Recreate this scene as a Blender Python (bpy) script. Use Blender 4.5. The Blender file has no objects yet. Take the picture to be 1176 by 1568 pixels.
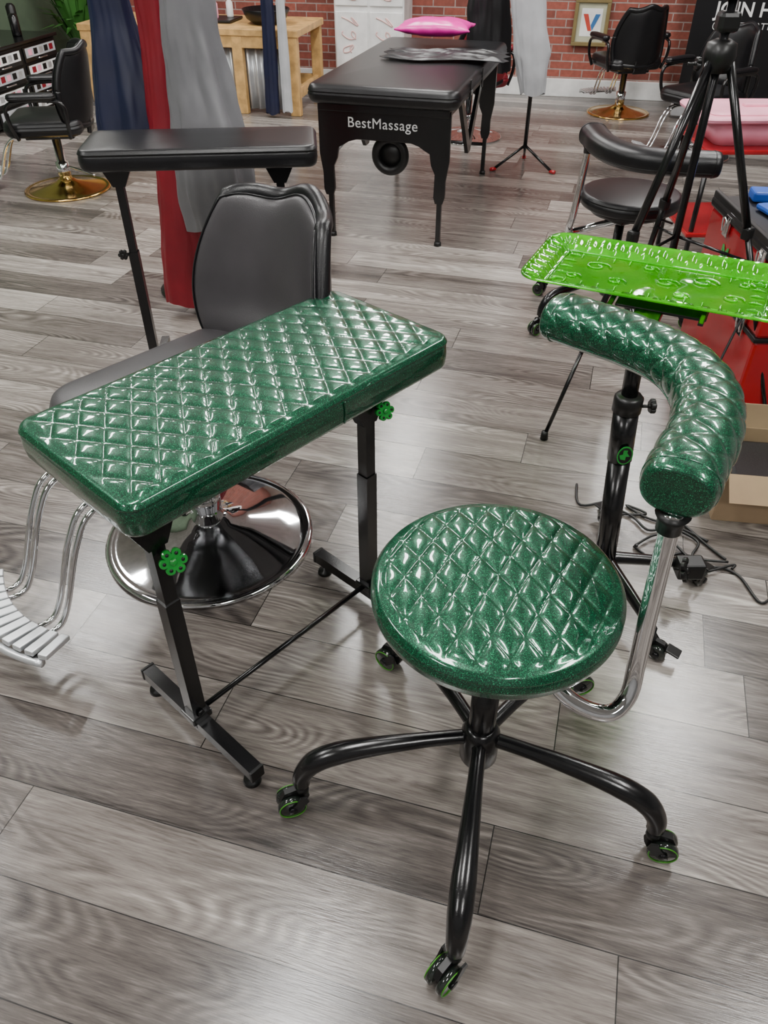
import bpy, bmesh, math, random
from mathutils import Vector, Matrix, Euler, noise
random.seed(3)
D=bpy.data; C=bpy.context
pi=math.pi
# ------------------------------------------------------------------ helpers
def link(ob):
    C.scene.collection.objects.link(ob); return ob
def G(name,loc=(0,0,0),rz=0,s=1):
    e=D.objects.new(name,None); e.empty_display_size=.1
    e.location=loc; e.rotation_euler=(0,0,math.radians(rz)); e.scale=(s,s,s)
    return link(e)
def mk(name,v,f,m,p=None,smooth=True,loc=(0,0,0),rot=(0,0,0),attr=None):
    me=D.meshes.new(name); me.from_pydata([tuple(x) for x in v],[],f); me.update()
    if attr is not None:
        a=me.attributes.new('groove','FLOAT','POINT'); a.data.foreach_set('value',attr)
    bm=bmesh.new(); bm.from_mesh(me); bmesh.ops.recalc_face_normals(bm,faces=bm.faces); bm.to_mesh(me); bm.free()
    for q in me.polygons: q.use_smooth=smooth
    if m: me.materials.append(m)
    ob=D.objects.new(name,me); link(ob)
    ob.location=loc; ob.rotation_euler=[math.radians(a) for a in rot]
    if p: ob.parent=p
    return ob
def box(name,c,s,m,p=None,bev=.004,rot=(0,0,0),seg=2):
    bm=bmesh.new(); bmesh.ops.create_cube(bm,size=1)
    for v in bm.verts: v.co=Vector((v.co.x*s[0],v.co.y*s[1],v.co.z*s[2]))
    if bev>0: bmesh.ops.bevel(bm,geom=bm.edges[:],offset=min(bev,min(s)*.45),segments=seg,profile=.5,affect='EDGES')
    me=D.meshes.new(name); bm.to_mesh(me); bm.free()
    if m: me.materials.append(m)
    ob=D.objects.new(name,me); link(ob); ob.location=c; ob.rotation_euler=[math.radians(a) for a in rot]
    if p: ob.parent=p
    return ob
def catmull(P,sub):
    P=[Vector(p) for p in P]
    if sub<=1 or len(P)<3: return P,[i for i in range(len(P))]
    out=[];ts=[]
    for i in range(len(P)-1):
        p0=P[max(i-1,0)];p1=P[i];p2=P[i+1];p3=P[min(i+2,len(P)-1)]
        for j in range(sub):
            t=j/sub
            out.append(.5*((2*p1)+(-p0+p2)*t+(2*p0-5*p1+4*p2-p3)*t*t+(-p0+3*p1-3*p2+p3)*t**3)); ts.append(i+t)
    out.append(P[-1]); ts.append(len(P)-1)
    return out,ts
def tube(name,P,r,m,p=None,seg=12,sub=6,sq=False):
    pts,ts=catmull(P,sub); rs=[]
    for t in ts:
        if isinstance(r,(list,tuple)):
            i=min(int(t),len(r)-2); rs.append(r[i]+(r[i+1]-r[i])*(t-i))
        else: rs.append(r)
    v=[];f=[]; n=len(pts); nrm=None
    if sq: seg=4
    for i,q in enumerate(pts):
        T=(pts[min(i+1,n-1)]-pts[max(i-1,0)]).normalized()
        if nrm is None:
            a=Vector((0,0,1)) if abs(T.z)<.9 else Vector((0,1,0))
            nrm=(a-T*a.dot(T)).normalized()
        else: nrm=(nrm-T*nrm.dot(T)).normalized()
        b=T.cross(nrm)
        for k in range(seg):
            an=2*pi*(k+(.5 if sq else 0))/seg; v.append(q+(nrm*math.cos(an)+b*math.sin(an))*rs[i]*(1.414 if sq else 1))
    for i in range(n-1):
        for k in range(seg):
            f.append((i*seg+k,i*seg+(k+1)%seg,(i+1)*seg+(k+1)%seg,(i+1)*seg+k))
    f.append(tuple(range(seg))[::-1]); f.append(tuple((n-1)*seg+k for k in range(seg)))
    return mk(name,v,f,m,p,smooth=not sq)
def lathe(name,prof,m,p=None,loc=(0,0,0),seg=32,rot=(0,0,0),smooth=True):
    v=[];f=[]
    for r,z in prof:
        for k in range(seg):
            a=2*pi*k/seg; v.append((r*math.cos(a),r*math.sin(a),z))
    n=len(prof)
    for i in range(n-1):
        for k in range(seg): f.append((i*seg+k,i*seg+(k+1)%seg,(i+1)*seg+(k+1)%seg,(i+1)*seg+k))
    f.append(tuple(range(seg))[::-1]); f.append(tuple((n-1)*seg+k for k in range(seg)))
    return mk(name,v,f,m,p,smooth,loc,rot)
def torus(name,R,r,m,p=None,loc=(0,0,0),rot=(0,0,0),seg=32,s2=8):
    v=[];f=[]
    for i in range(seg):
        a=2*pi*i/seg
        for k in range(s2):
            b=2*pi*k/s2; rr=R+r*math.cos(b); v.append((rr*math.cos(a),rr*math.sin(a),r*math.sin(b)))
    for i in range(seg):
        for k in range(s2):
            f.append((i*s2+k,((i+1)%seg)*s2+k,((i+1)%seg)*s2+(k+1)%s2,i*s2+(k+1)%s2))
    return mk(name,v,f,m,p,True,loc,rot)
def plate(name,pts,th,m,p=None,loc=(0,0,0),rot=(0,0,0)):
    n=len(pts); v=[(x,-th/2,z) for x,z in pts]+[(x,th/2,z) for x,z in pts]
    f=[tuple(range(n)),tuple(range(2*n-1,n-1,-1))]+[(i,(i+1)%n,n+(i+1)%n,n+i) for i in range(n)]
    return mk(name,v,f,m,p,False,loc,rot)
def rr(hw,hh,r,n=200):
    L=[2*(hh-r),pi*r/2,2*(hw-r),pi*r/2]*2; tot=sum(L)
    def at(d):
        cs=[(hw-r,hh-r,0),(-(hw-r),hh-r,pi/2),(-(hw-r),-(hh-r),pi),(hw-r,-(hh-r),3*pi/2)]
        lens=[2*(hh-r),2*(hw-r)]*2; start=[(hw,-(hh-r)),(hw-r,hh),(-hw,hh-r),(-(hw-r),-hh)]
        dr=[(0,1),(-1,0),(0,-1),(1,0)]
        for i in range(4):
            if d<=lens[i]: return (start[i][0]+dr[i][0]*d,start[i][1]+dr[i][1]*d,dr[i][1],-dr[i][0])
            d-=lens[i]
            if d<=pi*r/2:
                a=cs[i][2]+d/r; return (cs[i][0]+r*math.cos(a),cs[i][1]+r*math.sin(a),math.cos(a),math.sin(a))
            d-=pi*r/2
        return (hw,-(hh-r),1,0)
    return [at(tot*i/n) for i in range(n)]
def circ(R,n=200):
    return [(R*math.cos(2*pi*i/n),R*math.sin(2*pi*i/n),math.cos(2*pi*i/n),math.sin(2*pi*i/n)) for i in range(n)]
def puff(fu,fv):
    return max(0,(1-fu**3.2)*(1-fv**3.2))**.8
def quiltf(a,b,A):
    def q(x,y):
        u=x/a+y/b; v=x/a-y/b
        fu=abs((u%1)-.5)*2; fv=abs((v%1)-.5)*2
        return A*puff(fu,fv),max(fu,fv)**22
    return q
def cushion(name,out,th,m,p=None,quilt=None,rd=.012,dome=.006,rings=30,loc=(0,0,0),rot=(0,0,0),bulge=.006,pipe=.002):
    n=len(out); v=[];f=[];g=[]
    q=quilt or (lambda x,y:(0,0))
    z0=th/2
    h,gg=q(0,0); v.append((0,0,z0+dome+h)); g.append(gg)
    def ring(off,fr,z,useq=False):
        for (x,y,nx,ny) in out:
            X=(x+nx*off)*fr; Y=(y+ny*off)*fr; Z=z
            if useq:
                h,gg=q(X,Y); fade=1 if fr<.95 else max(.0,(1-fr)/.05)
                Z=z+dome*(1-fr**2.5)+h*fade; g.append(gg*fade)
            else: g.append(0)
            v.append((X,Y,Z))
    for i in range(1,rings+1): ring(-rd,i/rings,z0,True)
    prof=[]
    for a in (25,50,75): prof.append((-rd+rd*math.sin(math.radians(a)),z0-rd+rd*math.cos(math.radians(a))))
    zz=z0-rd
    prof+=[(pipe,zz),(pipe*1.5,zz-.002),(pipe,zz-.004),(-.0015,zz-.0055),(.001,zz-.008)]
    zt=zz-.008; zb=-z0+rd+.002
    for k in range(1,6):
        t=k/6; prof.append((bulge*math.sin(pi*t),zt+(zb-zt)*t))
    prof+=[(.001,zb)]
    for a in (75,45,15): prof.append((-rd+rd*math.sin(math.radians(a)),-z0+rd-rd*math.cos(math.radians(a))))
    for o,z in prof: ring(o,1,z)
    R=rings+len(prof)
    for k in range(n): f.append((0,1+k,1+(k+1)%n))
    for i in range(R-1):
        a=1+i*n; b=1+(i+1)*n
        for k in range(n): f.append((a+k,b+k,b+(k+1)%n,a+(k+1)%n))
    f.append(tuple(1+(R-1)*n+k for k in range(n)))
    return mk(name,v,f,m,p,True,loc,rot,attr=g)
def shell(name,fn,m,p=None,nu=24,nv=24,loc=(0,0,0),rot=(0,0,0)):
    v=[];f=[]
    for s in (1,-1):
        for j in range(nv+1):
            for i in range(nu+1):
                v.append(fn(-1+2*i/nu,-1+2*j/nv,s))
    W=nu+1; N_=W*(nv+1)
    for j in range(nv):
        for i in range(nu):
            a=j*W+i; f.append((a,a+1,a+W+1,a+W)); f.append((N_+a,N_+a+W,N_+a+W+1,N_+a+1))
    bd=[i for i in range(W)]+[j*W+nu for j in range(1,nv+1)]+[nv*W+i for i in range(nu-1,-1,-1)]+[j*W for j in range(nv-1,0,-1)]
    for k in range(len(bd)):
        a=bd[k];b=bd[(k+1)%len(bd)]; f.append((a,N_+a,N_+b,b))
    return mk(name,v,f,m,p,True,loc,rot)
def text(name,s,size,m,p,loc,rot,ext=.001,align='CENTER',bold=0,sp=1):
    cu=D.curves.new(name,'FONT'); cu.body=s; cu.size=size; cu.extrude=ext; cu.align_x=align; cu.offset=bold; cu.space_character=sp
    ob=D.objects.new(name,cu); link(ob); C.view_layer.update()
    me=D.meshes.new_from_object(ob); D.objects.remove(ob)
    ob=D.objects.new(name,me); link(ob); me.materials.clear(); me.materials.append(m)
    ob.location=loc; ob.rotation_euler=[math.radians(a) for a in rot]; ob.parent=p; return ob
# ------------------------------------------------------------------ materials
class N:
    def __init__(s,name):
        s.m=D.materials.new(name); s.m.use_nodes=True; s.t=s.m.node_tree; s.b=s.t.nodes['Principled BSDF']
    def n(s,t,**k):
        x=s.t.nodes.new(t)
        for a,b in k.items(): setattr(x,a,b)
        return x
    def l(s,a,b): s.t.links.new(a,b)
    def mth(s,op,a,b=None,c=None):
        x=s.n('ShaderNodeMath',operation=op)
        for i,q in enumerate((a,b,c)):
            if q is None: continue
            if isinstance(q,(int,float)): x.inputs[i].default_value=q
            else: s.l(q,x.inputs[i])
        return x.outputs[0]
    def ramp(s,fac,stops):
        r=s.n('ShaderNodeValToRGB'); e=r.color_ramp.elements
        while len(e)<len(stops): e.new(.5)
        for i,(p,c) in enumerate(stops): e[i].position=p; e[i].color=(*c,1)
        s.l(fac,r.inputs[0]); return r.outputs[0]
def mat(name,col,rough=.5,metal=0,coat=0,cr=.05,trans=0,nz=None,bump=0,bs=200,var=.08,em=0,sheen=0,spec=.5):
    k=N(name); b=k.b
    b.inputs['Roughness'].default_value=rough; b.inputs['Metallic'].default_value=metal
    b.inputs['Coat Weight'].default_value=coat; b.inputs['Coat Roughness'].default_value=cr
    b.inputs['Transmission Weight'].default_value=trans; b.inputs['Specular IOR Level'].default_value=spec
    if sheen: b.inputs['Sheen Weight'].default_value=sheen
    tc=k.n('ShaderNodeTexCoord')
    n1=k.n('ShaderNodeTexNoise'); n1.inputs['Scale'].default_value=nz or 6; n1.inputs['Detail'].default_value=4
    k.l(tc.outputs['Object'],n1.inputs['Vector'])
    lo=tuple(max(0,c*(1-var*2)) for c in col); hi=tuple(min(1,c*(1+var*2)) for c in col)
    c=k.ramp(n1.outputs[0],[(.3,lo),(.7,hi)]); k.l(c,b.inputs['Base Color'])
    if em: k.l(c,b.inputs['Emission Color']); b.inputs['Emission Strength'].default_value=em
    if bump:
        n2=k.n('ShaderNodeTexNoise'); n2.inputs['Scale'].default_value=bs; n2.inputs['Detail'].default_value=3
        k.l(tc.outputs['Object'],n2.inputs['Vector'])
        bp=k.n('ShaderNodeBump'); bp.inputs['Strength'].default_value=bump; bp.inputs['Distance'].default_value=.002
        k.l(n2.outputs[0],bp.inputs['Height']); k.l(bp.outputs[0],b.inputs['Normal'])
    return k.m
def green_vinyl():
    k=N('green_glitter_vinyl'); b=k.b
    tc=k.n('ShaderNodeTexCoord')
    vo=k.n('ShaderNodeTexVoronoi'); vo.inputs['Scale'].default_value=850; k.l(tc.outputs['Object'],vo.inputs['Vector'])
    base=k.ramp(vo.outputs['Color'],[(.15,(.0005,.018,.008)),(.60,(.001,.062,.027)),(.84,(.006,.16,.07)),(.97,(.04,.48,.22))])
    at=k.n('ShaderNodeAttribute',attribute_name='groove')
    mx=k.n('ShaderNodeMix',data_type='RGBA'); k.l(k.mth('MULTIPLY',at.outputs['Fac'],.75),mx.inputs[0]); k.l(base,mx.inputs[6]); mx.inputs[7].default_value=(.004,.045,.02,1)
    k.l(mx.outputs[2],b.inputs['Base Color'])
    b.inputs['Metallic'].default_value=.5; b.inputs['Roughness'].default_value=.33
    b.inputs['Coat Weight'].default_value=1; b.inputs['Coat Roughness'].default_value=.03; b.inputs['Coat IOR'].default_value=1.55
    n2=k.n('ShaderNodeTexNoise'); n2.inputs['Scale'].default_value=45; n2.inputs['Detail'].default_value=1
    k.l(tc.outputs['Object'],n2.inputs['Vector'])
    bp=k.n('ShaderNodeBump'); bp.inputs['Strength'].default_value=.06; bp.inputs['Distance'].default_value=.0016
    k.l(n2.outputs[0],bp.inputs['Height']); k.l(bp.outputs[0],b.inputs['Coat Normal'])
    return k.m
def floor_mat():
    k=N('wood_plank_floor'); b=k.b
    g=k.n('ShaderNodeNewGeometry'); mp=k.n('ShaderNodeMapping'); mp.inputs['Rotation'].default_value=(0,0,math.radians(16))
    k.l(g.outputs['Position'],mp.inputs['Vector'])
    sp=k.n('ShaderNodeSeparateXYZ'); k.l(mp.outputs[0],sp.inputs[0]); x,y=sp.outputs[0],sp.outputs[1]
    W=.183;L=1.22
    yr=k.mth('DIVIDE',k.mth('ADD',y,.075),W); row=k.mth('FLOOR',yr); fy=k.mth('FRACT',yr)
    w1=k.n('ShaderNodeTexWhiteNoise',noise_dimensions='1D'); k.l(row,w1.inputs['W'])
    xr=k.mth('ADD',k.mth('DIVIDE',x,L),w1.outputs['Value']); col=k.mth('FLOOR',xr); fx=k.mth('FRACT',xr)
    cid=k.n('ShaderNodeCombineXYZ'); k.l(row,cid.inputs[0]); k.l(col,cid.inputs[1])
    w2=k.n('ShaderNodeTexWhiteNoise',noise_dimensions='3D'); k.l(cid.outputs[0],w2.inputs['Vector'])
    idv=w2.outputs['Value']
    sy=k.mth('MULTIPLY',k.mth('MINIMUM',fy,k.mth('SUBTRACT',1,fy)),W)
    sx=k.mth('MULTIPLY',k.mth('MINIMUM',fx,k.mth('SUBTRACT',1,fx)),L)
    seam=k.mth('LESS_THAN',k.mth('MINIMUM',sx,sy),.0012)
    def grain(sxx,syy,det,dist=0,rg=.6,zo=37):
        c=k.n('ShaderNodeCombineXYZ'); k.l(k.mth('MULTIPLY',x,sxx),c.inputs[0]); k.l(k.mth('MULTIPLY',y,syy),c.inputs[1]); k.l(k.mth('MULTIPLY',idv,zo),c.inputs[2])
        n=k.n('ShaderNodeTexNoise'); n.inputs['Scale'].default_value=1; n.inputs['Detail'].default_value=det; n.inputs['Distortion'].default_value=dist; n.inputs['Roughness'].default_value=rg
        k.l(c.outputs[0],n.inputs['Vector']); return n.outputs[0]
    g1=grain(3.2,50,8,.4,.72); g2=grain(1.4,6.0,1.0,.1,.4,51); g3=grain(20,330,3); g4=grain(1.0,11,2,.2,.55,71); g5=grain(3,12,2,0,.5,23)
    rings=k.mth('SINE',k.mth('MULTIPLY',g2,190))
    rings=k.mth('MULTIPLY',rings,k.mth('ADD',.35,g1))
    rmask=k.mth('MULTIPLY',k.mth('MAXIMUM',k.mth('SUBTRACT',g5,.40),0),.62)
    t=k.mth('MULTIPLY',k.mth('SUBTRACT',g1,.5),.80)
    t=k.mth('ADD',t,k.mth('MULTIPLY',rings,rmask))
    t=k.mth('ADD',t,k.mth('MULTIPLY',k.mth('SUBTRACT',g3,.5),.50))
    t=k.mth('ADD',t,k.mth('MULTIPLY',k.mth('SUBTRACT',g4,.5),.65))
    t=k.mth('ADD',t,k.mth('MULTIPLY',k.mth('SUBTRACT',idv,.5),.50))
    t=k.mth('ADD',t,.50)
    c=k.ramp(t,[(.0,(.030,.025,.023)),(.33,(.100,.086,.077)),(.62,(.210,.185,.166)),(1.0,(.48,.445,.40))])
    vc=k.n('ShaderNodeCombineXYZ'); k.l(k.mth('MULTIPLY',x,1.3),vc.inputs[0]); k.l(k.mth('MULTIPLY',y,3.0),vc.inputs[1])
    vo=k.n('ShaderNodeTexVoronoi'); vo.inputs['Scale'].default_value=1; k.l(vc.outputs[0],vo.inputs['Vector'])
    kn=k.mth('SUBTRACT',1,k.mth('MINIMUM',k.mth('DIVIDE',vo.outputs['Distance'],.035),1))
    mk_=k.n('ShaderNodeMix',data_type='RGBA'); k.l(kn,mk_.inputs[0]); k.l(c,mk_.inputs[6]); mk_.inputs[7].default_value=(.03,.022,.018,1)
    mx=k.n('ShaderNodeMix',data_type='RGBA'); k.l(seam,mx.inputs[0]); k.l(mk_.outputs[2],mx.inputs[6]); mx.inputs[7].default_value=(.012,.010,.009,1)
    k.l(mx.outputs[2],b.inputs['Base Color'])
    k.l(k.mth('ADD',.13,k.mth('MULTIPLY',g1,.18)),b.inputs['Roughness'])
    b.inputs['Specular IOR Level'].default_value=.65
    bp=k.n('ShaderNodeBump'); bp.inputs['Strength'].default_value=.16; bp.inputs['Distance'].default_value=.002
    k.l(k.mth('SUBTRACT',g3,k.mth('MULTIPLY',seam,1.5)),bp.inputs['Height']); k.l(bp.outputs[0],b.inputs['Normal'])
    return k.m
def brick_mat():
    k=N('red_brick'); b=k.b
    tc=k.n('ShaderNodeTexCoord'); sp=k.n('ShaderNodeSeparateXYZ'); k.l(tc.outputs['Object'],sp.inputs[0])
    c=k.n('ShaderNodeCombineXYZ'); k.l(sp.outputs[0],c.inputs[0]); k.l(sp.outputs[2],c.inputs[1])
    br=k.n('ShaderNodeTexBrick'); k.l(c.outputs[0],br.inputs['Vector'])
    br.inputs['Scale'].default_value=1; br.inputs['Brick Width'].default_value=.19; br.inputs['Row Height'].default_value=.062
    br.inputs['Mortar Size'].default_value=.005; br.inputs['Color1'].default_value=(.36,.10,.07,1); br.inputs['Color2'].default_value=(.20,.06,.045,1)
    br.inputs['Mortar'].default_value=(.38,.30,.27,1); br.inputs['Bias'].default_value=-.1
    nz=k.n('ShaderNodeTexNoise'); nz.inputs['Scale'].default_value=30; k.l(tc.outputs['Object'],nz.inputs['Vector'])
    mx=k.n('ShaderNodeMix',data_type='RGBA',blend_type='MULTIPLY'); mx.inputs[0].default_value=.5
    k.l(br.outputs['Color'],mx.inputs[6]); k.l(k.ramp(nz.outputs[0],[(.3,(.5,.5,.5)),(.7,(1,1,1))]),mx.inputs[7])
    k.l(mx.outputs[2],b.inputs['Base Color']); b.inputs['Roughness'].default_value=.85
    bp=k.n('ShaderNodeBump'); bp.inputs['Strength'].default_value=.6; bp.inputs['Distance'].default_value=.01; bp.invert=True
    k.l(br.outputs['Fac'],bp.inputs['Height']); k.l(bp.outputs[0],b.inputs['Normal'])
    return k.m
M_green=green_vinyl()
M_blk=mat('black_powder_coat',(.004,.004,.0045),.22,0,.2,.12,bump=.10,bs=500,spec=.45)
M_blkm=mat('black_satin_metal',(.008,.008,.009),.25,.4)
M_plast=mat('black_plastic',(.006,.006,.006),.38,spec=.4)
M_chrome=mat('chrome',(.76,.77,.79),.05,1,var=.02)
M_gold=mat('gold_metal',(.75,.48,.13),.15,1,var=.05)
M_vin=mat('black_vinyl',(.0045,.0045,.0055),.32,0,.0,.3,bump=.3,bs=350,spec=.42)
M_gvin=mat('grey_vinyl',(.048,.045,.048),.38,0,.05,.3,bump=.3,bs=400,spec=.5)
M_gcape=mat('grey_cape_fabric',(.15,.15,.16),.36)
M_lcape=mat('light_grey_cape_fabric',(.42,.43,.45),.5)
M_rcape=mat('red_cape_fabric',(.20,.003,.012),.5)
M_ncape=mat('navy_cape_fabric',(.005,.008,.034),.45)
M_bcape=mat('black_cape_fabric',(.005,.005,.006),.42)
M_knob=mat('green_knob_plastic',(.01,.26,.03),.25,0,.5)
M_cast=mat('smoked_caster',(.012,.016,.013),.10,0,.6)
M_lime=mat('lime_ring',(.05,.24,.015),.3)
M_red=mat('red_tool_box_paint',(.34,.005,.010),.22,0,.5)
M_pink=mat('pink_plastic',(.90,.36,.48),.35)
M_hot=mat('hot_pink_satin',(.80,.015,.36),.3)
M_white=mat('white_paint',(.78,.78,.77),.5)
M_wood=mat('pine_wood',(.60,.36,.13),.5,nz=14,var=.15)
M_metal=mat('galvanised_metal',(.66,.68,.70),.35,.7)
M_card=mat('cardboard',(.32,.22,.13),.8)
M_cable=mat('cable_rubber',(.006,.006,.006),.45)
M_olive=mat('olive_wall_paint',(.09,.13,.08),.8)
M_wall=mat('grey_wall_paint',(.28,.28,.28),.8)
M_ceil=mat('ceiling_paint',(.55,.54,.53),.9)
M_leaf=mat('leaf',(.05,.18,.03),.5)
M_blue=mat('blue_plastic',(.01,.08,.42),.4)
M_led=mat('led_diffuser',(1,.985,.96),.5,em=55,var=0)
def tray_mat():
    k=N('lime_tray_plastic'); b=k.b; tc=k.n('ShaderNodeTexCoord')
    n=k.n('ShaderNodeTexNoise'); n.inputs['Scale'].default_value=9; n.inputs['Detail'].default_value=2
    k.l(tc.outputs['Object'],n.inputs['Vector'])
    c=k.ramp(n.outputs[0],[(.32,(.06,.70,.0)),(.55,(.14,.95,.005)),(.75,(.28,1.0,.03))]); k.l(c,b.inputs['Base Color'])
    b.inputs['Roughness'].default_value=.05; b.inputs['Coat Weight'].default_value=1; b.inputs['Coat Roughness'].default_value=.02
    v=k.n('ShaderNodeTexNoise'); v.inputs['Scale'].default_value=14; v.inputs['Detail'].default_value=1; k.l(tc.outputs['Object'],v.inputs['Vector'])
    bp=k.n('ShaderNodeBump'); bp.inputs['Strength'].default_value=.45; bp.inputs['Distance'].default_value=.006
    k.l(v.outputs[0],bp.inputs['Height']); k.l(bp.outputs[0],b.inputs['Coat Normal'])
    tr=k.n('ShaderNodeBsdfTranslucent'); k.l(c,tr.inputs[0])
    tp=k.n('ShaderNodeBsdfTransparent'); tp.inputs[0].default_value=(.40,1,.05,1)
    gl=k.n('ShaderNodeBsdfGlossy'); gl.inputs['Roughness'].default_value=.04; k.l(bp.outputs[0],gl.inputs['Normal'])
    fr=k.n('ShaderNodeFresnel'); fr.inputs[0].default_value=1.5
    m1=k.n('ShaderNodeMixShader'); m1.inputs[0].default_value=.30; k.l(b.outputs[0],m1.inputs[1]); k.l(tr.outputs[0],m1.inputs[2])
    m2=k.n('ShaderNodeMixShader'); m2.inputs[0].default_value=.62; k.l(m1.outputs[0],m2.inputs[1]); k.l(tp.outputs[0],m2.inputs[2])
    m3=k.n('ShaderNodeMixShader'); k.l(fr.outputs[0],m3.inputs[0]); k.l(m2.outputs[0],m3.inputs[1]); k.l(gl.outputs[0],m3.inputs[2])
    k.l(m3.outputs[0],k.t.nodes['Material Output'].inputs[0])
    return k.m
M_tray=tray_mat()
# ------------------------------------------------------------------ room (rotated 12 deg)
RZ=-12
def R(xl,yl,z=0):
    a=math.radians(RZ); return (xl*math.cos(a)-yl*math.sin(a),xl*math.sin(a)+yl*math.cos(a),z)
XL,XR,YF,YB,H=-4.75,4.2,-3.2,7.8,2.9
cx=(XL+XR)/2; cy=(YF+YB)/2; w=XR-XL; d=YB-YF
def slab(name,c,s,m): return box(name,R(*c),s,m,None,0,(0,0,RZ))
slab('floor',(cx,cy,-.05),(w+.4,d+.4,.1),floor_mat())
slab('ceiling',(cx,cy,H+.05),(w+.4,d+.4,.1),M_ceil)
slab('wall_back',(cx,YB+.1,H/2),(w+.4,.2,H),brick_mat())
slab('wall_front',(cx,YF-.1,H/2),(w+.4,.2,H),M_wall)
slab('wall_left',(XL-.1,cy,H/2),(.2,d,H),M_olive)
slab('wall_right',(XR+.1,cy,H/2),(.2,d,H),M_wall)
box('baseboard_back',R(cx,YB-.011,.07),(w,.02,.14),M_white,None,.004,(0,0,RZ))
box('baseboard_left',R(XL+.011,cy,.07),(.02,d-.05,.14),M_white,None,.004,(0,0,RZ))
for i,(x,y) in enumerate([(-3.2,5.9),(-1.1,5.9),(1.0,5.9),(-3.0,3.5),(-.9,3.5),(1.2,3.5),(-2.9,.9),(-.7,.9),(1.5,.9),(-2.0,-1.6),(1.0,-1.6)]):
    g=G('ceiling_light',R(x,y,H-.035),RZ)
    box('housing',(0,0,.01),(.32,1.26,.045),M_white,g,.005)
    box('diffuser',(0,0,-.018),(.25,1.2,.02),M_led,g,.003)
# ------------------------------------------------------------------ caster
def caster(p,x,y,ang,r=.03,lever=False,green=True,z0=0,off=None):
    a=math.radians(ang); dx,dy=math.cos(a),math.sin(a); off=.025 if off is None else off
    cx_,cy_=x+dx*off,y+dy*off
    for s in (-1,1):
        ox,oy=-dy*.012*s,dx*.012*s
        lathe('caster_wheel',[(.006,-.008),(r*.8,-.008),(r,-.005),(r,.005),(r*.8,.008),(.006,.008)],M_cast,p,(cx_+ox,cy_+oy,z0+r),24,(90,0,ang))
        if green: torus('caster_ring',r*.90,.0013,M_lime,p,(cx_+ox*1.65,cy_+oy*1.65,z0+r),(90,0,ang),28,6)
        lathe('caster_axle_cap',[(.001,-.003),(.009,-.003),(.009,.003),(.001,.003)],M_blkm,p,(cx_+ox*1.9,cy_+oy*1.9,z0+r),16,(90,0,ang))
    pts=[(-.030,r*.9),(-.038,r*1.5),(-.032,r*2.15),(-.012,r*2.5),(.012,r*2.3),(.022,r*1.6),(.012,r*.9),(0,r*.8)]
    plate('caster_fork',pts,.012,M_plast,p,(cx_,cy_,z0),(0,0,ang))
    for s in (-1,1):
        ox,oy=-dy*.0225*s,dx*.0225*s
        plate('caster_side_arm',[(-.010,r*.8),(-.034,r*1.7),(-.030,r*2.25),(-.018,r*2.3),(-.008,r*1.7),(.008,r*1.0),(.008,r*.8)],.004,M_plast,p,(cx_+ox,cy_+oy,z0),(0,0,ang))
    lathe('caster_stem',[(.014,0),(.014,.012),(.009,.014),(.009,.04)],M_plast,p,(x,y,z0+r*2.1),16)
    if lever: box('caster_brake_lever',(cx_+dx*.035,cy_+dy*.035,z0+r*1.8),(.035,.03,.006),M_plast,p,.002,(0,12,ang))
def clover(p,loc,rot,r=.022,petals=6,m=None):
    m=m or M_knob; n=petals*14; v=[];f=[]
    for z,k in ((-.006,.88),(-.004,1),(.004,1),(.006,.90)):
        for i in range(n):
            a=2*pi*i/n; t=((a*petals/(2*pi)+.5)%1)*2-1
            lobe=.62+.38*math.sqrt(max(0,1-t*t)); q=r*lobe*k; v.append((q*math.cos(a),q*math.sin(a),z))
    for j in range(3):
        for i in range(n): f.append((j*n+i,j*n+(i+1)%n,(j+1)*n+(i+1)%n,(j+1)*n+i))
    f.append(tuple(range(n))[::-1]); f.append(tuple(3*n+i for i in range(n)))
    mk('knob',v,f,m,p,False,loc,rot)
    lathe('knob_cap',[(.001,.010),(r*.26,.010),(r*.3,.006),(r*.3,-.01),(.001,-.01)],m,p,loc,18,rot)
    lathe('knob_screw',[(.001,0),(.004,0),(.004,-.028),(.001,-.028)],M_plast,p,loc,10,rot)
    E=Euler([math.radians(q) for q in rot]).to_matrix()
    for i in range(petals):
        a=2*pi*i/petals; o=E@Vector((r*.66*math.cos(a),r*.66*math.sin(a),.0062))
        lathe('knob_dimple',[(.0005,.0008),(r*.13,.0008),(r*.13,0),(.0005,0)],M_plast,p,tuple(Vector(loc)+o),14,rot)
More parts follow.
